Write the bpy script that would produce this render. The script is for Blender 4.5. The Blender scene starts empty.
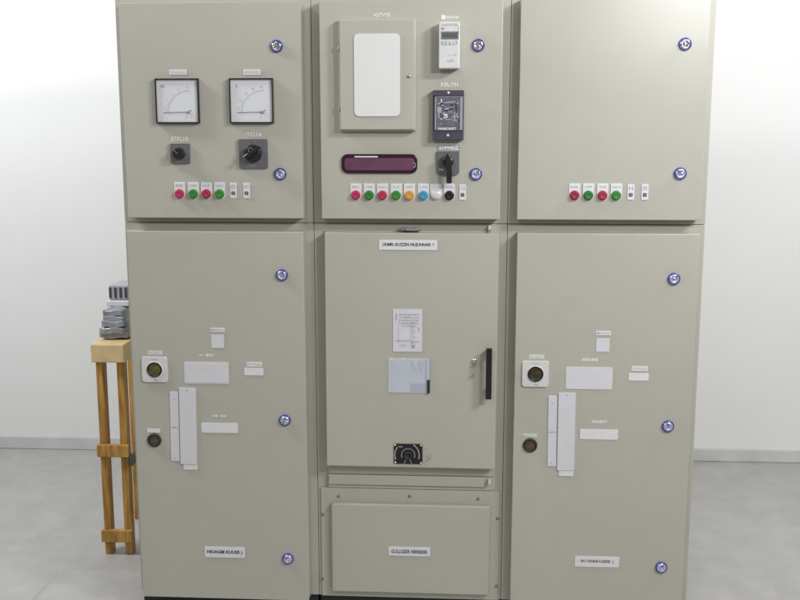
import bpy, bmesh, math, random
from mathutils import Matrix, Vector
random.seed(7)
scene = bpy.context.scene
C = scene.collection
R = math.radians

# ---------------------------------------------------------------- camera
cam = bpy.data.cameras.new('camera')
co = bpy.data.objects.new('camera', cam); C.objects.link(co)
cam.sensor_width = 36; cam.lens = 44.25; cam.clip_start = .05; cam.clip_end = 200
fw = Vector((-0.0571241, 0.98478896, -0.1640961))
rt = Vector((9.98321656e-01, 5.79126108e-02, 0.0))
up = rt.cross(fw)
rot = Matrix((rt, up, -fw)).transposed().to_4x4()
co.matrix_world = Matrix.Translation((1.13199, -3.29276, 1.65)) @ rot
scene.camera = co

# ---------------------------------------------------------------- light and exposure
world = bpy.data.worlds.new("World"); scene.world = world; world.use_nodes = True
bg = world.node_tree.nodes['Background']
bg.inputs[0].default_value = (1, .985, .95, 1); bg.inputs[1].default_value = .235
def area(name, loc, target, sx, sy, power, col=(1, .99, .95)):
    l = bpy.data.lights.new(name, 'AREA'); l.shape = 'RECTANGLE'; l.size = sx; l.size_y = sy
    l.energy = power; l.color = col
    o = bpy.data.objects.new(name, l); C.objects.link(o); o.location = loc
    o.rotation_euler = (Vector(target) - Vector(loc)).to_track_quat('-Z', 'Y').to_euler()
    return o
area('ceiling_tube_light', (4.1, -2.4, 3.5), (1.1, 0, 2.3), .7, .35, 64, (1, .97, .90))
area('near_tube_light', (2.95, -1.7, 2.95), (1.7, 0, 2.3), .6, .2, 16, (.93, .95, 1))
area('overhead_tube_light', (2.33, -2.1, 2.43), (1.7, 0, 2.1), .34, .10, 23, (.93, .945, 1.0))
area('front_fill_light', (.1, -4.2, 3.5), (.5, 0, 1.9), 1.2, .15, 24, (1, .98, .95))  # added fill behind the camera, evens up the left side
area('back_wall_fill_light', (-1.6, -.4, 3.2), (-1.0, 1.9, .9), 1.2, .3, 76, (.96, .98, 1))  # added unseen lamp that brightens the wall past the left end
area('side_wall_fill_light', (3.3, -.3, 3.2), (3.2, 1.9, .8), 1.2, .3, 36, (.96, .98, 1))  # unseen fill, added to lift the wall past the right end
scene.view_settings.view_transform = 'Standard'
scene.view_settings.look = 'None'
scene.view_settings.exposure = 0
scene.view_settings.gamma = 1

# ---------------------------------------------------------------- materials
def mat(name, col, rough=.5, metal=0, noise=0, nscale=6, bump=0, bscale=400, coat=0, spec=.5, trans=0):
    m = bpy.data.materials.new(name); m.use_nodes = True
    nt = m.node_tree; b = nt.nodes['Principled BSDF']
    b.inputs['Roughness'].default_value = rough; b.inputs['Metallic'].default_value = metal
    b.inputs['Coat Weight'].default_value = coat; b.inputs['Specular IOR Level'].default_value = spec
    b.inputs['Transmission Weight'].default_value = trans
    b.inputs['Base Color'].default_value = (*col, 1)
    tc = nt.nodes.new('ShaderNodeTexCoord')
    if noise:
        n = nt.nodes.new('ShaderNodeTexNoise'); n.inputs['Scale'].default_value = nscale
        n.inputs['Detail'].default_value = 6; n.inputs['Roughness'].default_value = .6
        nt.links.new(tc.outputs['Object'], n.inputs['Vector'])
        r = nt.nodes.new('ShaderNodeMapRange')
        r.inputs[1].default_value = .3; r.inputs[2].default_value = .7
        r.inputs[3].default_value = 1 - noise; r.inputs[4].default_value = 1 + noise
        nt.links.new(n.outputs[0], r.inputs[0])
        v = nt.nodes.new('ShaderNodeVectorMath'); v.operation = 'SCALE'
        v.inputs[0].default_value = col
        nt.links.new(r.outputs[0], v.inputs['Scale']); nt.links.new(v.outputs[0], b.inputs['Base Color'])
        r2 = nt.nodes.new('ShaderNodeMapRange')
        r2.inputs[1].default_value = .3; r2.inputs[2].default_value = .7
        r2.inputs[3].default_value = rough * .88; r2.inputs[4].default_value = min(1, rough * 1.15)
        nt.links.new(n.outputs[0], r2.inputs[0]); nt.links.new(r2.outputs[0], b.inputs['Roughness'])
    if bump:
        n2 = nt.nodes.new('ShaderNodeTexNoise'); n2.inputs['Scale'].default_value = bscale
        nt.links.new(tc.outputs['Object'], n2.inputs['Vector'])
        bp = nt.nodes.new('ShaderNodeBump'); bp.inputs['Strength'].default_value = bump; bp.inputs['Distance'].default_value = .001
        # a broad waviness of the sheet steel under the fine grain of the powder coat
        n3 = nt.nodes.new('ShaderNodeTexNoise'); n3.inputs['Scale'].default_value = 3.0
        nt.links.new(tc.outputs['Object'], n3.inputs['Vector'])
        bp2 = nt.nodes.new('ShaderNodeBump'); bp2.inputs['Strength'].default_value = .25; bp2.inputs['Distance'].default_value = .004
        nt.links.new(n3.outputs[0], bp2.inputs['Height'])
        nt.links.new(n2.outputs[0], bp.inputs['Height']); nt.links.new(bp2.outputs[0], bp.inputs['Normal'])
        nt.links.new(bp.outputs[0], b.inputs['Normal'])
    return m
def scuffed(m, col, amt):
    # sparse thin rubbed marks and soft hand grime with a shape of their own
    nt = m.node_tree; b = nt.nodes['Principled BSDF']; src = b.inputs['Base Color'].links[0].from_socket
    tc = nt.nodes.new('ShaderNodeTexCoord'); mp = nt.nodes.new('ShaderNodeMapping'); mp.inputs['Rotation'].default_value = (0, .9, 0); mp.inputs['Scale'].default_value = (3, 3, 26)
    n = nt.nodes.new('ShaderNodeTexNoise'); n.inputs['Scale'].default_value = 4; n.inputs['Detail'].default_value = 4
    n2 = nt.nodes.new('ShaderNodeTexNoise'); n2.inputs['Scale'].default_value = 5; n2.inputs['Detail'].default_value = 3
    nt.links.new(tc.outputs['Object'], mp.inputs[0]); nt.links.new(mp.outputs[0], n.inputs['Vector']); nt.links.new(tc.outputs['Object'], n2.inputs['Vector'])
    a = nt.nodes.new('ShaderNodeMapRange'); a.inputs[1].default_value = .66; a.inputs[2].default_value = .74
    c = nt.nodes.new('ShaderNodeMapRange'); c.inputs[1].default_value = .55; c.inputs[2].default_value = .70
    nt.links.new(n.outputs[0], a.inputs[0]); nt.links.new(n2.outputs[0], c.inputs[0])
    mu = nt.nodes.new('ShaderNodeMath'); mu.operation = 'MULTIPLY'; nt.links.new(a.outputs[0], mu.inputs[0]); nt.links.new(c.outputs[0], mu.inputs[1])
    ad = nt.nodes.new('ShaderNodeMath'); ad.operation = 'MULTIPLY_ADD'; nt.links.new(c.outputs[0], ad.inputs[0]); ad.inputs[1].default_value = .16; nt.links.new(mu.outputs[0], ad.inputs[2])
    sc = nt.nodes.new('ShaderNodeMath'); sc.operation = 'MULTIPLY'; sc.use_clamp = True; nt.links.new(ad.outputs[0], sc.inputs[0]); sc.inputs[1].default_value = amt
    mx = nt.nodes.new('ShaderNodeMixRGB'); mx.inputs[2].default_value = (*col, 1)
    nt.links.new(sc.outputs[0], mx.inputs[0]); nt.links.new(src, mx.inputs[1]); nt.links.new(mx.outputs[0], b.inputs['Base Color'])
def vary(m):
    nt = m.node_tree; b = nt.nodes['Principled BSDF']; src = b.inputs['Base Color'].links[0].from_socket
    oi = nt.nodes.new('ShaderNodeObjectInfo'); mr = nt.nodes.new('ShaderNodeMapRange'); mr.inputs[3].default_value = .62; mr.inputs[4].default_value = 1.12
    hs = nt.nodes.new('ShaderNodeHueSaturation'); nt.links.new(oi.outputs['Random'], mr.inputs[0]); nt.links.new(mr.outputs[0], hs.inputs['Value'])
    nt.links.new(src, hs.inputs['Color']); nt.links.new(hs.outputs[0], b.inputs['Base Color'])
PAINT = mat('beige_powder_coat', (.460, .450, .388), .31, noise=.03, nscale=2.2, bump=.12, bscale=650)
PAINT2 = mat('beige_powder_coat_frame', (.445, .435, .372), .40, noise=.03, nscale=3, bump=.12, bscale=650)
scuffed(PAINT, (.27, .255, .22), .5); scuffed(PAINT2, (.25, .235, .20), .6)
WHITE = mat('white_plastic', (.66, .66, .66), .4, noise=.03, nscale=30)
PAPER = mat('white_engraved_plate', (.72, .72, .74), .5, noise=.04, nscale=40)
SILV = mat('pale_reflective_strip', (.66, .665, .70), .42, noise=.03, nscale=20)
LETTER_GLINT = mat('white_lettering_and_glint', (.78, .78, .76), .5)  # also colours the painted reflection on the mauve window
INK = mat('dark_ink', (.045, .045, .06), .6)
GREYINK = mat('grey_ink', (.30, .30, .34), .6)
MIDINK = mat('soft_ink', (.42, .42, .46), .6)
FAINT = mat('faint_ink', (.5, .5, .53), .6)
BLACK = mat('black_plastic', (.012, .012, .014), .35, noise=.1, nscale=60)
BLACKM = mat('black_rubber', (.02, .02, .022), .6, noise=.1, nscale=60)
GREYP = mat('grey_plastic', (.13, .13, .145), .42, noise=.06, nscale=40)
DGREY = mat('dark_violet_grey_plastic', (.062, .06, .085), .38, noise=.1, nscale=60)
LGREY = mat('light_grey_plastic', (.36, .36, .40), .35, noise=.05, nscale=60)
FACE = mat('meter_face', (.70, .71, .735), .3, noise=.02, nscale=10)
CHROME = mat('chrome', (.82, .82, .86), .16, 1)
STEEL = mat('dull_steel', (.45, .45, .44), .38, 1)
NAVY = mat('navy_blue_rim', (.07, .08, .30), .25, noise=.15, nscale=90)
BLUEFILM = mat('blue_tinted_metal', (.62, .64, .86), .25, .6)
RED = mat('red_lens', (.46, .03, .09), .4, noise=.2, nscale=180)
GREEN = mat('green_lens', (.035, .22, .03), .4, noise=.25, nscale=180)
AMBER = mat('amber_lens', (.70, .34, .06), .4, noise=.15, nscale=180)
BLUE = mat('blue_lens', (.06, .29, .46), .4, noise=.15, nscale=180)
for q in (RED, GREEN, AMBER, BLUE): vary(q)
PALE = mat('white_lens', (.62, .62, .60), .3, noise=.06, nscale=100)
BUTTONBLACK = mat('black_button', (.012, .012, .014), .3)
MAUVE = mat('mauve_window', (.135, .05, .095), .3, noise=.14, nscale=16)
MAROON = mat('dark_maroon_rim', (.03, .006, .02), .3)
GLASSY = mat('whitish_glass', (.76, .765, .76), .15, coat=.3, noise=.015, nscale=5)
BLUISH = mat('bluish_window_pane', (.53, .57, .63), .15, coat=.3, noise=.05, nscale=12)
BLUISH2 = mat('bluish_window_darker', (.43, .47, .55), .15, coat=.3)
OLIVE = mat('olive_glass', (.10, .09, .02), .15, coat=.6, noise=.5, nscale=70)
BROWN = mat('brown_glass', (.10, .055, .045), .25, coat=.5, noise=.35, nscale=70)
WALLM = mat('white_wall_paint', (.80, .80, .80), .8, noise=.02, nscale=1.5, bump=.2, bscale=120)
FLOORM = mat('grey_concrete', (.44, .435, .42), .5, noise=.09, nscale=9, bump=.5, bscale=60)
SKIRT = mat('pale_skirting', (.60, .60, .60), .5, noise=.1)
SKIRT2 = mat('weathered_grey_wood', (.16, .15, .11), .6, noise=.3, nscale=30)
PLASTIC = mat('grey_plastic_film', (.25, .26, .29), .42, noise=.35, nscale=22, bump=.9, bscale=45, coat=.3)
SCUFF = mat('grey_scuff', (.30, .30, .27), .6)
BOLTM = mat('dull_bolt', (.24, .235, .20), .45, .4)
LCD = mat('lcd_grey', (.17, .18, .18), .2)

def wood_mat():
    m = bpy.data.materials.new('varnished_wood'); m.use_nodes = True
    nt = m.node_tree; b = nt.nodes['Principled BSDF']; b.inputs['Roughness'].default_value = .5
    tc = nt.nodes.new('ShaderNodeTexCoord'); mp = nt.nodes.new('ShaderNodeMapping')
    mp.inputs['Scale'].default_value = (30, 30, 3)
    n = nt.nodes.new('ShaderNodeTexNoise'); n.inputs['Scale'].default_value = 2; n.inputs['Detail'].default_value = 8
    cr = nt.nodes.new('ShaderNodeValToRGB')
    cr.color_ramp.elements[0].position = .3; cr.color_ramp.elements[0].color = (.26, .12, .022, 1)
    cr.color_ramp.elements[1].position = .75; cr.color_ramp.elements[1].color = (.66, .38, .09, 1)
    nt.links.new(tc.outputs['Object'], mp.inputs[0]); nt.links.new(mp.outputs[0], n.inputs['Vector'])
    nt.links.new(n.outputs[0], cr.inputs[0]); nt.links.new(cr.outputs[0], b.inputs['Base Color'])
    return m
WOOD = wood_mat()
PALEWOOD = mat('pale_planed_wood', (.66, .50, .27), .5, noise=.12, nscale=20)

# ---------------------------------------------------------------- mesh builder
class MB:
    def __init__(s): s.bm = bmesh.new(); s.mats = []
    def mi(s, m):
        if m not in s.mats: s.mats.append(m)
        return s.mats.index(m)
    def merge(s, b2, m, smooth=False):
        i = s.mi(m); vm = {}
        for v in b2.verts: vm[v] = s.bm.verts.new(v.co)
        for f in b2.faces:
            try: nf = s.bm.faces.new([vm[v] for v in f.verts])
            except ValueError: continue
            nf.material_index = i; nf.smooth = smooth
        b2.free(); return s
    def box(s, x0, x1, y0, y1, z0, z1, m, bev=0, seg=2):
        b = bmesh.new(); bmesh.ops.create_cube(b, size=1)
        for v in b.verts:
            v.co = Vector(((x0+x1)/2 + v.co.x*(x1-x0), (y0+y1)/2 + v.co.y*(y1-y0), (z0+z1)/2 + v.co.z*(z1-z0)))
        if bev: bmesh.ops.bevel(b, geom=b.edges[:], offset=bev, segments=seg, affect='EDGES', profile=.5)
        return s.merge(b, m, False)
    def prism(s, pts, y0, y1, m, bev=0):
        """outline in x,z; y0 is the front (smaller y)"""
        b = bmesh.new()
        fr = [b.verts.new((x, y0, z)) for x, z in pts]; bk = [b.verts.new((x, y1, z)) for x, z in pts]
        f0 = b.faces.new(fr); b.faces.new(bk[::-1]); n = len(pts)
        for i in range(n): b.faces.new((fr[i], bk[i], bk[(i+1) % n], fr[(i+1) % n]))
        if bev: bmesh.ops.bevel(b, geom=list(f0.edges), offset=bev, segments=2, affect='EDGES', profile=.5)
        bmesh.ops.recalc_face_normals(b, faces=b.faces[:])
        return s.merge(b, m)
    def lathe(s, cx, cz, prof, m, seg=32, smooth=True):
        """profile of (radius, y) spun round the y axis"""
        b = bmesh.new(); rings = []
        for r, y in prof:
            if r < 1e-6: rings.append([b.verts.new((cx, y, cz))])
            else: rings.append([b.verts.new((cx + r*math.cos(2*math.pi*k/seg), y, cz + r*math.sin(2*math.pi*k/seg))) for k in range(seg)])
        for a, c in zip(rings, rings[1:]):
            for k in range(seg):
                k2 = (k+1) % seg
                if len(a) == 1 and len(c) == 1: continue
                if len(a) == 1: b.faces.new((a[0], c[k], c[k2]))
                elif len(c) == 1: b.faces.new((a[k], a[k2], c[0]))
                else: b.faces.new((a[k], a[k2], c[k2], c[k]))
        bmesh.ops.recalc_face_normals(b, faces=b.faces[:])
        return s.merge(b, m, smooth)
    def stroke(s, pts, w, y, m, th=.0006):
        for (xa, za), (xb, zb) in zip(pts, pts[1:]):
            d = Vector((xb-xa, zb-za)); L = d.length
            if L < 1e-7: continue
            d /= L; n = Vector((-d.y, d.x)) * w/2; e = d * w*.3
            q = [(xa-e.x+n.x, za-e.y+n.y), (xa-e.x-n.x, za-e.y-n.y), (xb+e.x-n.x, zb+e.y-n.y), (xb+e.x+n.x, zb+e.y+n.y)]
            s.prism(q, y-th, y, m)
        return s
    def text(s, body, cx, cz, w, h, y, m, bold=0):
        cu = bpy.data.curves.new('t', 'FONT'); cu.body = body; cu.size = 1; cu.extrude = 0; cu.offset = bold; cu.resolution_u = 2
        o = bpy.data.objects.new('t', cu); C.objects.link(o)
        dg = bpy.context.evaluated_depsgraph_get()
        me = bpy.data.meshes.new_from_object(o.evaluated_get(dg))
        xs = [v.co.x for v in me.vertices]; ys = [v.co.y for v in me.vertices]
        x0, x1, y0, y1 = min(xs), max(xs), min(ys), max(ys)
        i = s.mi(m); vs = [s.bm.verts.new((cx + ((v.co.x-x0)/(x1-x0)-.5)*w, y, cz + ((v.co.y-y0)/(y1-y0)-.5)*h)) for v in me.vertices]
        for p in me.polygons:
            try: f = s.bm.faces.new([vs[k] for k in p.vertices]); f.material_index = i
            except ValueError: pass
        bpy.data.objects.remove(o); bpy.data.meshes.remove(me); bpy.data.curves.remove(cu)
        return s
    def build(s, name, parent=None, loc=(0, 0, 0)):
        me = bpy.data.meshes.new(name); s.bm.to_mesh(me); s.bm.free()
        for m in s.mats: me.materials.append(m)
        o = bpy.data.objects.new(name, me); C.objects.link(o); o.location = loc
        if parent: o.parent = parent
        return o
def rrect(w, h, r, n=6, cx=0, cz=0, corners=(1, 1, 1, 1)):
    """rounded rectangle outline; corners order: top right, top left, bottom left, bottom right"""
    pts = []
    for k, (sx, sz) in enumerate(((1, 1), (-1, 1), (-1, -1), (1, -1))):
        if not corners[k]: pts.append((cx+sx*w/2, cz+sz*h/2)); continue
        for i in range(n+1):
            a = math.pi/2*k + math.pi/2*i/n
            pts.append((cx+sx*(w/2-r)+r*math.cos(a), cz+sz*(h/2-r)+r*math.sin(a)))
    return pts
def arc(cx, cz, r, a0, a1, n=16):
    return [(cx+r*math.cos(R(a0+(a1-a0)*i/n)), cz+r*math.sin(R(a0+(a1-a0)*i/n))) for i in range(n+1)]
def thing(name, label, cat, loc, group=None):
    o = bpy.data.objects.new(name, None); C.objects.link(o); o.location = loc; o.empty_display_size = .1
    o['label'] = label; o['category'] = cat
    if group: o['group'] = group
    return o
def structure(o): o['kind'] = 'structure'; return o
def lab(o, t): o['label'] = t; return o

# ---------------------------------------------------------------- setting
FZ = -.08
m = MB(); m.box(-8, 10, -7, 1.9, FZ-.1, FZ, FLOORM); structure(m.build('floor'))
m = MB(); m.box(-8, 10, 1.9, 2.05, FZ-.1, 3.6, WALLM); structure(m.build('wall'))
m = MB(); m.box(-8, 10, 1.885, 1.899, FZ+.001, FZ+.07, SKIRT, .003); structure(m.build('skirting'))
m = MB(); m.box(-.42, 2.35, -.30, .30, FZ+.001, FZ+.035, FLOORM, .004); structure(m.build('concrete_plinth'))
BZ = FZ + .036                                                      # the cabinets stand on the plinth

# ---------------------------------------------------------------- cabinets
P = .65
D = -.05                                                            # front face of every door
def cabinet(i, label):
    return thing('switchgear_cabinet', label, 'cabinet', (P*i, 0, BZ), 'three switchgear cabinets bolted side by side')
def L(x, z, y=D): return (x, y, z-BZ)                               # world height to cabinet space

def carcass(t, last=False):
    Z = lambda z: z-BZ
    m = MB(); m.box(.0006, .6494, 0, .95, Z(.024), Z(1.3615), PAINT2, .002)
    m.build('lower_carcass', t)
    m = MB(); m.box(.0006, .6494, 0, .95, Z(1.363), Z(2.26), PAINT2, .002)
    m.build('upper_carcass', t)
    m = MB(); m.box(.004, .646, .012, .93, 0, Z(.024)-.0005, BLACKM, .002)
    m.build('base_frame', t)
def door(t, name, x0, x1, z0, z1, front=D):
    cx, cz = (x0+x1)/2, (z0+z1)/2; w, h = x1-x0, z1-z0
    m = MB(); m.box(-w/2, w/2, 0, -front-.0015, -h/2, h/2, PAINT, .0022, 3)
    return m.build(name, t, L(cx, cz, front))
def lock(t, x, z, a=0, k=0):
    m = MB()
    m.lathe(0, 0, [(.0205, 0), (.0205, -.004), (.019, -.007), (.0168, -.0075), (.016, -.004)], NAVY)
    o = m.build('lock', t, L(x, z))
    m = MB(); m.lathe(0, 0, [(.0162, -.0035), (.015, -.0085), (.0105, -.0115), (.0085, -.007), (0, -.0065)], BLUEFILM if k else CHROME)
    pin = [(.0058*math.cos(R(a)+q*math.pi*2/3), .0058*math.sin(R(a)+q*math.pi*2/3)) for q in range(3)]
    m.prism(pin, -.0125, -.006, CHROME, .0008)
    q0 = Vector((math.cos(R(a+40)), math.sin(R(a+40)))) * .0118
    m.stroke([(q0.x*.7, q0.y*.7), (q0.x*1.1, q0.y*1.1)], .005, -.009, NAVY, .002)
    m.build('lock_core', o)
    return o
def button(t, x, z, M, desc, words, dy=0):
    m = MB()
    pts = [(-.018, .027), (-.018, -.012)] + arc(0, -.011, .018, 180, 360, 12) + [(.018, .027)]
    m.prism(pts[::-1], -.0025, 0, PAPER, .0006)
    m.text(words, 0, .016, .024, .007, -.0029, GREYINK)
    o = m.build('indicator_button', t, L(x, z)); lab(o, desc)
    m = MB()
    m.lathe(0, -.011, [(.0158, -.0025), (.0158, -.006), (.0145, -.0075), (.0138, -.0070)], STEEL if M is PALE else M)
    m.lathe(0, -.011, [(.0139, -.005), (.0137, -.0105), (.0122, -.0125), (.0115, -.0120), (.0095, -.0140), (.0088, -.0134), (.006, -.0150), (.0052, -.0144), (0, -.0150)], M)
    m.build('lens', o)
def slot(t, x, z, words, mark):
    m = MB(); m.prism(rrect(.021, .050, .0015), -.0025, 0, PAPER, .0005)
    m.text(words, 0, .012, .012, .013, -.0029, GREYINK)
    o = m.build('test_socket', t, L(x, z))
    m = MB(); m.box(-.0055, .0055, -.005, -.0022, -.014, -.003, mark, .0008); m.box(-.0015, .0015, -.0058, -.0048, -.0125, -.0045, LGREY, 0)
    m.build('socket_insert', o)
def letters(t, x, z, w, h, s, name='lettering', bold=.035):
    m = MB(); m.prism(rrect(w*1.04, h*1.12, .001), -.0006, -.0001, FAINTPLATE, 0) if name == 'name_tag' else None
    m.text(s, 0, 0, w, h*.82, -.0009, LETTER_GLINT, bold)
    return m.build(name, t, L(x, z))
FAINTPLATE = mat('thin_pale_tag', (.56, .55, .50), .5, noise=.05, nscale=60)
def plate(t, x, z, w, h, s=None, ink=INK, name='label_plate', M=PAPER, tw=.88, th=.42, r=.0015, depth=.0018, bold=.01, dx=0, dz=0):
    m = MB(); m.prism(rrect(w, h, r), -depth, 0, M, .0004)
    if s: m.text(s, dx, dz, w*tw, h*th, -depth-.0004, ink, bold)
    return m.build(name, t, L(x, z))
def knobplate(t, x, z, s):
    m = MB(); m.prism(rrect(s, s, .002), -.010, 0, GREYP, .0015)
    for k in range(9):
        a = R(45+k*34); r0 = s*.40
        m.stroke([(math.cos(a)*r0*.9, math.sin(a)*r0*.9), (math.cos(a)*r0*1.02, math.sin(a)*r0*1.02)], .0012, -.0101, LGREY)
    m.text('OFF', 0, -s*.43, s*.16, s*.05, -.0105, LGREY)
    return m.build('switch_plate', t, L(x, z))
def meter(t, x, z, s, faint):
    m = MB()                                                        # the black bezel is a real frame round the recessed face
    h = .072; k = .0678
    m.box(-h, h, -.016, 0, k, h, BLACK, .001); m.box(-h, h, -.016, 0, -h, -k, BLACK, .001)
    m.box(-h, -k, -.0158, 0, -k, k, BLACK, .001); m.box(k, h, -.0158, 0, -k, k, BLACK, .001)
    o = m.build('panel_meter', t, L(x, z))
    m = MB(); m.box(-k, k, -.009, -.001, -k, k, FACE)
    px, pz = .036, -.036
    ink = FAINT if faint else MIDINK
    m.text(s, -.048, .047, .010 if len(s) > 1 else .003, .010, -.0094, GREYINK, .02)
    m.stroke(arc(px, pz, .068, 178, 88, 26), .0004, -.0093, FAINT)
    for q in range(21):
        a = R(178-q*4.5); r1 = .074 if q % 5 == 0 else .071
        m.stroke([(px+.068*math.cos(a), pz+.068*math.sin(a)), (px+r1*math.cos(a), pz+r1*math.sin(a))], .0005, -.0093, FAINT)
    for q, n in enumerate(['0', '100', '200', '300', '400'] if not faint else ['0', '5', '10', '15', '20']):
        a = R(172-q*20); m.text(n, px+.080*math.cos(a), pz+.080*math.sin(a), .003+.0022*len(n), .0045, -.0094, ink, .01)
    m.text('A' if not faint else 'kV', .030, -.052, .007, .007, -.0094, ink, .01)
    m.text('1.5 ~', .044, -.055, .010, .004, -.0094, ink)
    m.build('meter_face', o)
    m = MB(); m.stroke([(px, pz), (-.046, pz-.002)], .0016, -.0105, INK)
    m.lathe(px, pz, [(.0055, -.009), (.0055, -.012), (.004, -.0135), (0, -.0135)], GREYINK, 20)
    m.stroke([(px, pz), (px+.010, pz+.006)], .002, -.0105, INK)
    m.build('needle', o)
    return o

def lower_kit(t, b, kind):
    """the inspection windows, strips and tags on the two outer lower doors"""
    dz = .003 if kind == 2 else 0
    # white flange with round sight glass
    m = MB(); m.prism(rrect(.088, .088, .008), -.006, 0, WHITE, .0015)
    m.stroke([(-.010, .036), (.010, .036)], .0025, -.0062, FAINT); m.stroke([(-.002, -.036), (.008, -.038)], .0022, -.0062, GREYINK)
    m.lathe(0, 0, [(.030, -.006), (.029, -.0075), (.0265, -.0075)], WHITE)
    o = m.build('sight_glass_flange', t, L(.100, .860+dz))
    m = MB()
    m.lathe(0, 0, [(.0265, -.0062), (.0262, -.0095), (.023, -.0095), (.021, -.007)], BLACK)
    m.lathe(0, 0, [(.0212, -.0068), (.014, -.0085), (0, -.0095)], OLIVE if kind == 0 else BROWNGOLD)
    m.build('sight_glass', o)
    letters(t, .103, .919+dz, .050, .015, 'CTIETTOR', 'name_tag')
    # small round eye
    m = MB(); m.lathe(0, 0, [(.0245, 0), (.0245, -.004), (.022, -.007), (.018, -.0072), (.0165, -.003)], BLACKM)
    o = m.build('round_eye', t, L(.0875, .607+dz*2))
    m = MB(); m.lathe(0, 0, [(.017, -.0028), (.010, -.0045), (0, -.005)], BROWN); m.build('eye_glass', o)
    if kind == 0: plate(t, .0865, .641, .046, .013, None, name='name_tag')
    else: letters(t, .086, .648, .046, .012, 'MTTKHH', 'name_tag')
    # two pale sliding strips side by side
    th = .004 * (-1 if kind == 0 else 1)
    m = MB(); m.prism([(-.0145+s*0, z) for s, z in ((0, -.124), (0, .124))] + [(.0145, .124), (.0145, -.124)], -.003, 0, SILV, .0006)
    for z in (.10, -.0, -.112): m.lathe(0, z, [(.0022, -.003), (.0018, -.0042), (0, -.0042)], STEEL, 12)
    m.stroke([(-.0145, -.004), (.0145, -.002)], .0009, -.0031, GREYINK)
    o = m.build('narrow_strip', t, L(.1610, .6575+dz*2)); o.rotation_euler.y = R(1.0 if kind == 0 else -.6)
    m = MB(); m.prism(rrect(.057, .272, .001), -.0045, 0, SILV, .0008)
    m.lathe(0, .129, [(.0025, -.0045), (.002, -.0056), (0, -.0056)], STEEL, 12)
    o = m.build('wide_strip', t, L(.2085, .6595+dz)); o.rotation_euler.y = R(.9 if kind == 0 else -.5)
    m = MB(); m.prism(rrect(.049, .019, .003, corners=(0, 0, 1, 1)), -.003, 0, PAPER, .0005)
    m.build('strip_foot', t, L(.2115, .5125+dz))
    # blank plates and their tags
    o = plate(t, .279, .850, .155, .076, M=SILV, r=.004, name='blank_plate')
    if kind == 0:
        m = MB(); m.prism(rrect(.145, .066, .003), -.0024, -.0018, SILV, .0003); m.build('inner_sheet', o)
    letters(t, .281, .912+dz*.5, .053, .013, '\u2022\u2022 EC' if kind == 0 else 'KHUUHZ', 'lettering', .06)
    plate(t, .321, .961+dz, .044, .046, M=SILV, name='blank_plate')
    plate(t, .3215, 1.000+dz*1.5, .049, .0145, 'MRRRAR', FAINT, name='name_tag', th=.5)
    plate(t, .4455, .882+dz, .054, .016, 'HTTTRAR', FAINT, name='name_tag', th=.4)
    plate(t, .443, .857, .066, .026, M=PAPER, name='blank_plate')
    plate(t, .3185, .655, .128, .035, M=PAPER, r=.004, name='blank_plate')
    letters(t, .319, .698+dz*.5, .052, .012, '\u2022\u2022R \u2022EV' if kind == 0 else 'KEUHRTV', 'lettering', .06)
BROWNGOLD = mat('brown_gold_glass', (.055, .035, .015), .12, coat=.6, noise=.95, nscale=90)

# ---- left cabinet
t = cabinet(0, 'leftmost beige switchgear cabinet with two square white dial meters above two small switches')
carcass(t)
ud = door(t, 'upper_door', .030, .622, 1.381, 2.076)
ld = door(t, 'lower_door', .022, .620, .024, 1.336)
meter(t, .2145, 1.7645, 'II', True); meter(t, .4595, 1.7645, 'I', False)
plate(t, .2175, 1.857, .058, .016, 'AAAAAA', FAINT, name='name_tag', th=.5); plate(t, .4615, 1.856, .058, .017, 'HHHHH', FAINT, name='name_tag', th=.5)
# small rotary switch
o = knobplate(t, .217, 1.595, .064); lab(o, 'small grey switch plate with round black knob')
m = MB(); m.lathe(-.002, -.001, [(.0195, -.010), (.0195, -.016), (.018, -.018), (.0175, -.030), (.0165, -.032), (0, -.032)], BLACK, 14, False)
m.stroke([(-.002, 0), (-.014, .010)], .0016, -.0321, GREYINK)
m.build('knob', o)
letters(t, .216, 1.642, .057, .018, 'ETKLI:IS')
# larger rotary switch
o = knobplate(t, .461, 1.5945, .094); lab(o, 'larger grey switch plate with knurled black knob')
m = MB(); m.lathe(0, 0, [(.029, -.010), (.029, -.017), (.0265, -.020), (.0255, -.030), (.023, -.033), (0, -.033)], BLACK, 18, False)
g = Vector((math.cos(R(38)), math.sin(R(38))))
m.prism([(-g.x*.024-g.y*.006, -g.y*.024+g.x*.006), (-g.x*.024+g.y*.006, -g.y*.024-g.x*.006), (g.x*.036+g.y*.005, g.y*.036-g.x*.005), (g.x*.036-g.y*.005, g.y*.036+g.x*.005)], -.046, -.030, BLACK, .002)
m.stroke([(-.026, -.010), (-.012, .000)], .003, -.0462, LGREY); m.stroke(arc(-.004, .012, .007, 20, 330, 10), .002, -.0335, LGREY)
m.build('knob', o)
letters(t, .462, 1.656, .058, .0155, '\u2022TCU:A')
for k, (x, M_, c) in enumerate(((.209, RED, 'red'), (.2555, GREEN, 'green'), (.2995, RED, 'red'), (.344, GREEN, 'green'))):
    button(t, x, 1.4725, M_, c+' indicator button with white tag', ('EEE', 'OFF', 'H.F', 'UH1')[k])
slot(t, .390, 1.473, 'EI', INK); slot(t, .4345, 1.473, 'H1', INK)
lock(t, .5445, 1.9375, 20); lock(t, .5485, 1.5275, 70, 1)
lock(t, .547, 1.191, 35, 1); lock(t, .5475, .687, 200, 1); lock(t, .5485, .182, 110, 1)
lower_kit(t, 0, 0)
plate(t, .3235, .1995, .143, .039, 'HIUAGM KUUII5 )', INK, bold=.035)

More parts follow.
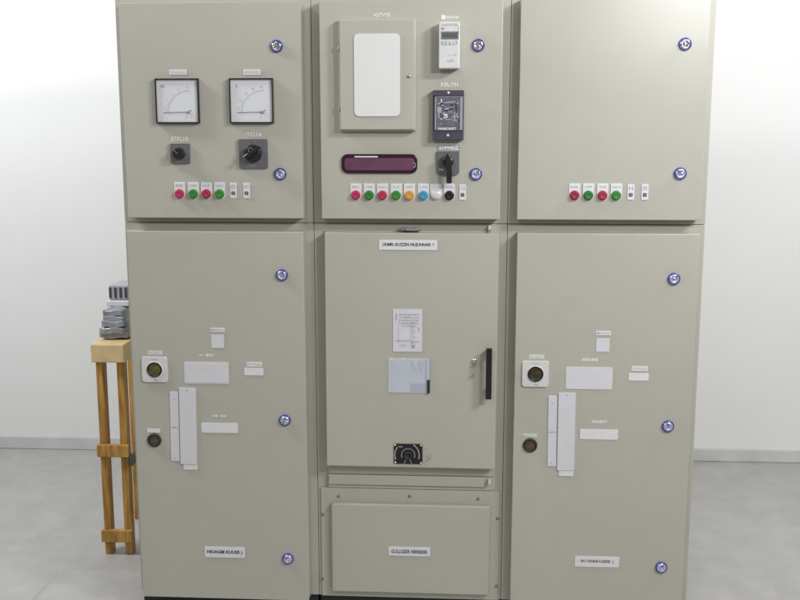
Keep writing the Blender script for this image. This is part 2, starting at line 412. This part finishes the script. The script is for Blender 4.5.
# ---- middle cabinet
t = cabinet(1, 'middle beige switchgear cabinet with framed glass window, nine coloured buttons and tall black handle')
carcass(t)
door(t, 'upper_door', .034, .622, 1.381, 2.080)
# framed white window box with hinged frame
m = MB(); w, h, fr = .247, .350, .052
m.box(-w/2, w/2, -.026, -.0002, -h/2, h/2, PAINT, .0025)
m.box(-w/2+.004, w/2-.004, -.033, -.0265, -h/2+.004, h/2-.004, PAINT, .002)
wb = m.build('window_box', t, L(.2225, 1.843)); 
m = MB(); m.prism(rrect(.151, .262, .016), -.0345, -.0331, PAINT2); m.prism(rrect(.147, .258, .015), -.0362, -.0340, GLASSY, .0008)
m.build('glass_pane', wb)
m = MB(); m.lathe(.102, -.003, [(.006, -.033), (.006, -.036), (.004, -.038), (0, -.038)], STEEL, 16); m.build('screw_knob', wb)
for z in (.085, -.105):
    m = MB(); m.box(-w/2-.004, -w/2-.0003, -.029, -.016, z-.007, z+.007, STEEL, .001); m.build('hinge', wb)
letters(t, .236, 2.033, .055, .015, '\u2022OTVTE')
# digital meter
m = MB(); m.box(-.033, .033, -.046, -.0002, -.072, .072, WHITE, .004, 3)
m.text('E.HCEX ECTRIC', .002, .062, .050, .007, -.0466, GREYINK); m.text('3M', -.022, .050, .010, .008, -.0466, INK)
m.stroke([(.029, .060), (.029, .034)], .0014, -.0461, GREYINK)
m.text('0.5 k.17', .000, .006, .052, .013, -.0466, GREYINK, .02)
m.text('-  - -', .010, -.030, .022, .003, -.0466, GREYINK, .02); m.text('LG7E', .004, -.048, .020, .008, -.0466, GREYINK)
em = m.build('digital_meter', t, L(.4525, 1.934))
m = MB(); m.box(-.026, .029, -.0475, -.0458, .018, .042, LCD, .0008)
m.text('88888', .001, .030, .046, .014, -.0479, INK); m.build('lcd', em)
letters(t, .4535, 2.025, .056, .016, '\u2588HHHHH')
# protective relay under clear cover
m = MB(); m.box(-.050, .050, -.020, -.0002, -.079, .079, DGREY, .002)
m.box(-.0495, .0495, -.030, -.0195, .061, .0785, DGREY, .002); m.box(-.0495, .0485, -.030, -.0195, -.0785, -.050, DGREY, .002)
rl = m.build('protection_relay', t, L(.451, 1.7175))
m = MB(); m.box(-.045, .047, -.034, -.0201, -.0495, .0605, mat('relay_cover', (.13, .13, .165), .2, noise=.25, nscale=70, coat=.6), .003)
rr = random.Random(5)
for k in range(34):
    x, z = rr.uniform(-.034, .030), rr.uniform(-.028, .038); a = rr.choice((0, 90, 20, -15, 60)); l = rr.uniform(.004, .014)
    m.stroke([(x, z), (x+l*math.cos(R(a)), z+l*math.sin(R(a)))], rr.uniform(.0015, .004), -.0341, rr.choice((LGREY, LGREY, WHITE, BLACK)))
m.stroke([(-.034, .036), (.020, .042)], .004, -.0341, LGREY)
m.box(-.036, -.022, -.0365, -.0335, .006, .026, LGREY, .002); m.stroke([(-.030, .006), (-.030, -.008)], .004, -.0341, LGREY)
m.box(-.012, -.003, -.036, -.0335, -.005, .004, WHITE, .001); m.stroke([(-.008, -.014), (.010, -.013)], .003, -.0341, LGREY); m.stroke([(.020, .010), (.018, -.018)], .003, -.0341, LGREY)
m.text('MHRBCRSRT', -.004, -.043, .058, .008, -.0346, WHITE, .04)
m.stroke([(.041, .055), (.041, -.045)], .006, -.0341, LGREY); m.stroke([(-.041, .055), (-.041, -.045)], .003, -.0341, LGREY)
m.build('relay_cover', rl)
for x, z in ((.000, .070), (-.001, -.064)):
    m = MB(); m.lathe(x, z, [(.0042, -.0299), (.0042, -.0325), (.002, -.0335), (0, -.0335)], WHITE, 16); m.build('cover_screw', rl)
letters(t, .4535, 1.815, .055, .015, 'KEL:YH')
# selector with pistol grip
plate(t, .4535, 1.6125, .074, .021, 'A.MMMRUZ.', LETTER_GLINT, name='name_tag', M=mat('grey_tag', (.33, .33, .34), .5), th=.6, bold=.04)
m = MB(); m.prism(rrect(.073, .076, .012, corners=(0, 0, 1, 1)), -.008, -.0002, GREYP, .0015)
m.text('Pwr', -.020, -.020, .016, .008, -.0085, LETTER_GLINT, .02); m.text('I', .000, -.019, .004, .013, -.0085, LETTER_GLINT, .05)
sw = m.build('selector_switch', t, L(.451, 1.5635))
m = MB(); m.lathe(0, .006, [(.018, -.008), (.018, -.022), (.015, -.026), (0, -.026)], BLACK, 24)
m.prism([(-.009, .020), (-.004, .030), (.002, .034), (.007, .026), (.010, .010), (.013, -.03), (.013, -.062), (.004, -.064), (-.004, -.062), (-.005, -.03)], -.046, -.024, BLACK, .003)
m.build('grip', sw)
# long dark-rimmed mauve window
m = MB(); m.prism(rrect(.248, .062, .019), -.007, -.0002, MAROON, .002)
rw = m.build('annunciator_window', t, L(.2265, 1.562)); lab(rw, 'long rounded mauve window with dark maroon rim')
m = MB(); m.prism(rrect(.228, .040, .012, cz=-.0015), -.0095, -.0068, MAUVE, .0015)
m.stroke([(-.080, .0225), (-.006, .0225)], .004, -.0072, LETTER_GLINT); m.stroke(arc(.108, -.004, .010, -60, 60, 8), .0016, -.0096, LETTER_GLINT)  # white top stroke is a painted reflection; white arc at right end
m.build('tinted_lens', rw)
for k, (x, M_, c) in enumerate(((.148, RED, 'red'), (.1925, GREEN, 'green'), (.236, RED, 'red'), (.2815, GREEN, 'green'), (.325, AMBER, 'amber'), (.371, BLUE, 'light blue'), (.456, BUTTONBLACK, 'black'))):
    button(t, x, 1.4700, M_, c+' indicator button with white tag', ('EEC', 'TOF', '1LH', '4.C', 'OFF', 'LTE', 'ESTK')[k])
m = MB(); pts = [(-.019, .026), (-.019, -.008)] + arc(0, -.007, .019, 180, 360, 12) + [(.019, .026)]
m.prism(pts[::-1], -.003, 0, PAPER, .0006); o = m.build('indicator_button', t, L(.412, 1.470)); lab(o, 'white indicator button on white tag')
m = MB(); m.lathe(0, -.008, [(.017, -.003), (.017, -.006), (.014, -.010), (.008, -.012), (0, -.0125)], PALE); m.build('lens', o)
slot(t, .4995, 1.470, 'CJ', INK)
lock(t, .5445, 1.937, 300, 0); lock(t, .542, 1.5285, 10, 1)
# withdrawable compartment
Z = lambda z: z-BZ
m = MB()                                                             # flat surround of the compartment, 8 mm proud
m.box(.038, .6225, -.008, -.0005, Z(.432), Z(1.3375), PAINT2, .0015)
m.build('compartment_surround', t)
md = door(t, 'breaker_door', .041, .6195, .5235, 1.334, -.045)
md.rotation_euler.y = R(.15)
m = MB(); m.box(.041, .6195, -.012, -.0085, Z(.484), Z(.5225), PAINT2, .002); m.build('upper_sill', t)
m = MB(); m.box(.041, .586, -.015, -.0085, Z(.446), Z(.482), PAINT, .002); m.build('lower_sill', t)
m = MB(); m.box(.598, .607, -.030, -.0085, Z(.462), Z(.478), WHITE, .002); m.build('sill_latch', t)
D2 = -.045
o = plate(t, .3205, 1.2945, .193, .033, 'UHMR: KUZZIN NUJUNNAR  I', INK, bold=.03); o.location.y = D2-.0002
o = plate(t, .319, 1.005, .098, .146, None, name='diagram_plate', M=SILV); o.location.y = D2-.0002
m = MB()
for k in range(4): m.text(('KHRAKAH', 'CSBRCZI', 'HARAZAE', 'NRBEZHC')[k], .005, .055-k*.010, .064, .006, 0, GREYINK, .0)
m.text('E\nB\nE', -.037, .047, .006, .024, 0, GREYINK)
m.stroke([(-.020, .017), (.030, .015)], .001, 0, GREYINK); m.stroke([(.012, .030), (.012, -.050)], .0009, 0, FAINT); m.stroke([(-.030, .015), (-.030, -.040)], .0008, 0, FAINT)
m.stroke([(-.040, -.036), (.008, -.034)], .0016, 0, GREYINK); m.stroke([(.014, -.040), (.040, -.038)], .0014, 0, GREYINK)
for k in range(16):
    z = .028-k*.0055; x = .016+.004*math.sin(k*3.1); m.stroke([(x, z), (x+.006+.003*math.cos(k*5), z)], .0012, 0, FAINT if k % 3 else GREYINK)
m.text('SR', .038, .005, .006, .012, 0, GREYINK); m.text('nzv', -.014, -.052, .022, .010, 0, FAINT); m.text('HB', .018, -.055, .010, .012, 0, GREYINK)
d = m.build('diagram', o, (0, -.0024, 0))
m = MB(); m.box(-.0715, .0715, -.0016, 0, -.0595, .0595, BLUISH, .0005); m.box(.056, .058, -.0022, -.0014, -.014, .0580, GREYINK, 0)
m.box(.0705, .0722, -.0026, 0, -.058, .059, GREYINK, 0)
m.box(.005, .055, -.0020, -.0012, -.055, -.026, BLUISH2, 0)
for x, z0, z1 in ((.008, .052, .022), (.014, .050, .03), (.032, .056, .018), (.040, .05, .01), (.046, .056, .036), (.022, .03, .01)): m.stroke([(x, z0), (x+.002, z1)], .0012, -.0016, BLUISH2)
o = m.build('viewing_window', t, L(.3245, .8485, D2-.0002))
m = MB(); m.box(.0615, .0702, -.007, -.0018, -.059, -.013, BLACKM, .001); m.build('window_latch', o)
# black mimic plate with white arcs
m = MB(); m.prism(rrect(.098, .071, .003), -.003, 0, BLACK, .0006)
m.stroke(arc(0, -.004, .023, -20, 200, 18), .0032, -.0031, LGREY); m.stroke(arc(0, -.004, .046, 145, 200, 8), .003, -.0031, WHITE); m.stroke(arc(-.006, -.004, .044, 55, -15, 10), .003, -.0031, WHITE)
m.stroke([(-.033, .026), (-.020, .025)], .003, -.0031, LGREY); m.stroke([(-.014, -.034), (-.001, -.006), (.012, -.034)], .002, -.0031, LGREY)
for x, z in ((-.045, .031), (.044, .031), (-.044, -.031), (.044, -.032)): m.lathe(x, z, [(.0035, -.003), (.003, -.0045), (0, -.0048)], WHITE, 14)
o = m.build('crank_plate', t, L(.322, .573, D2-.0002))
m = MB()
for xa, za, xb, zb in ((.060, -.030, .066, -.004), (.066, -.004, .070, -.018), (.072, -.022, .080, .002), (.062, -.026, .078, -.012), (.055, -.034, .060, -.042)):
    m.stroke([(xa, za), (xb, zb)], .0014, -.0002, SCUFF, .0002)
m.build('scuff_mark', t, L(.322, .573, D2-.0002))
m = MB(); m.lathe(0, -.006, [(.014, -.003), (.013, -.007), (.010, -.0075), (.009, -.004), (0, -.004)], BLACKM, 24); m.build('crank_socket', o)
# handle, lock and hanging key
m = MB(); m.box(-.0098, .0098, -.040, -.022, -.087, .087, BLACK, .003, 3)
m.box(-.0075, .0075, -.024, -.0002, .055, .080, BLACK, .002); m.box(-.0075, .0075, -.024, -.0002, -.080, -.055, BLACK, .002)
m.build('door_handle', t, L(.593, .8665, D2))
m = MB(); m.lathe(0, 0, [(.008, -.0002), (.008, -.005), (.006, -.009), (0, -.009)], CHROME, 20); 
o = m.build('key_lock', t, L(.545, .905, D2))
m = MB(); m.prism(rrect(.006, .012, .002, cz=-.012), -.012, -.010, STEEL); m.stroke([(-.001, -.016), (-.004, -.044)], .0012, -.011, CHROME, .001); m.prism(rrect(.006, .012, .0025, cx=-.0045, cz=-.050), -.0115, -.0100, CHROME, .0003)
m.build('key', o)
# latch above the breaker door
m = MB(); m.box(-.030, .036, -.030, -.0005, -.004, .004, STEEL, .0015); m.box(-.012, .028, -.040, -.028, -.003, .006, CHROME, .002)
m.stroke([(-.052, -.004), (-.030, .003)], .002, -.02, STEEL, .002)
m.build('top_latch', t, L(.325, 1.3445, 0))
m = MB(); m.box(-.004, .004, -.022, -.0005, -.009, .010, WHITE, .0015); m.lathe(.003, -.004, [(.003, -.022), (.003, -.026), (0, -.026)], STEEL, 12)
m.build('catch', t, L(.590, 1.348, 0))
# bottom cover plate, raised panel, bolts
m = MB(); m.box(.012, .641, -.006, -.0005, Z(.0245), Z(.4300), PAINT, .001); m.build('cover_plate', t)
m = MB(); m.box(.050, .6055, -.026, -.0062, Z(.050), Z(.379), PAINT, .005, 3); m.build('bottom_panel', t)
for x, z in ((.075, .400), (.326, .406), (.565, .401), (.0185, .331), (.0145, .088), (.634, .330), (.634, .078)):
    m = MB(); m.lathe(0, 0, [(.0052, -.0062), (.005, -.009), (.0025, -.0102), (0, -.0102)], BOLTM, 14); m.build('bolt', t, L(x, z, 0))
o = plate(t, .3255, .2085, .146, .033, 'GULLGEER HBRBRBR', INK, th=.42, bold=.02)
o.location.y = -.0262

# ---- right cabinet
t = cabinet(2, 'rightmost beige switchgear cabinet with plain upper door carrying one row of small buttons')
carcass(t)
door(t, 'upper_door', .028, .622, 1.381, 2.082)
door(t, 'lower_door', .031, .622, .024, 1.336)
for k, (x, M_, c) in enumerate(((.213, RED, 'red'), (.2575, GREEN, 'green'), (.303, RED, 'red'), (.347, GREEN, 'green'))):
    button(t, x, 1.472, M_, c+' indicator button with white tag', ('E4E', 'OFF', 'THF', 'N/1')[k])
slot(t, .394, 1.472, 'H', INK); slot(t, .439, 1.472, 'm', INK)
lock(t, .5455, 1.9375, 140); lock(t, .549, 1.532, 100, 1); lock(t, .5445, 1.189, 15, 1); lock(t, .547, .688, 70, 1); lock(t, .5465, .184, 30, 1)
lower_kit(t, 2, 2)
plate(t, .3265, .198, .151, .038, '- 3N TANKB K:EEEEI  )', INK, th=.34, tw=.8, dx=-.004, dz=.001, bold=.02)

# ---------------------------------------------------------------- things seen past the left end
t = thing('wooden_stand', 'tall narrow orange wooden trestle stand behind the left cabinet', 'stand', (-.262, .55, FZ))
H = .905
m = MB(); m.box(-.075, .062, -.05, .45, H-.075, H, PALEWOOD, .004); m.build('top_board', t)
for x, y in ((.034, 0), (-.052, 0), (.034, .38), (-.052, .38)):
    m = MB(); m.box(x-.016, x+.016, y-.02, y+.02, .001, H-.0755, WOOD, .003); m.build('post', t)
for z in (.43, .06):
    m = MB(); m.box(-.074, .058, -.042, -.0205, z, z+.052, WOOD, .003); m.build('crossbar', t)
m = MB(); m.box(.052, .066, -.019, .41, .385, .43, SKIRT2, .003); m.build('side_rail', t)
# plastic wrapped bundle lying on the stand
m = MB(); rb = random.Random(3)
for k in range(5):                                                   # folded layers of film, all one bundle
    b = bmesh.new(); bmesh.ops.create_cube(b, size=1); bmesh.ops.subdivide_edges(b, edges=b.edges[:], cuts=7, use_grid_fill=True)
    w_, d_, ox, ph = .112-.008*rb.random()-.006*k, .34-.03*rb.random(), rb.uniform(-.006, .006), rb.random()*6
    for v in b.verts:
        e = max(abs(v.co.x), abs(v.co.y))*2
        th = .036*(1-.35*e**4)
        x, y, z = v.co
        v.co = Vector((x*w_+ox+.003*math.sin(y*22+ph), y*d_, z*th + (k-2)*.0232 + .003*math.sin(x*7+ph+y*9) + .003*math.sin(y*40+ph)))
    m.merge(b, PLASTIC, True)
o = m.build('wrapped_bundle', None, (-.27, .75, FZ+H+.064)); o['label'] = 'grey plastic wrapped bundle lying on top of the wooden stand'; o['category'] = 'bundle'
m = MB(); m.box(-.048, .048, -.10, .10, 0, .022, WHITE, .003); m.box(-.042, .042, -.08, .08, .0225, .085, LGREY, .006)
for k in range(4): m.box(-.040+k*.022, -.030+k*.022, -.0825, -.079, .032, .076, DGREY, .001)
o = m.build('terminal_box', None, (-.27, .75, FZ+H+.130)); o['label'] = 'small pale box with dark slots resting on the wrapped bundle'; o['category'] = 'box'
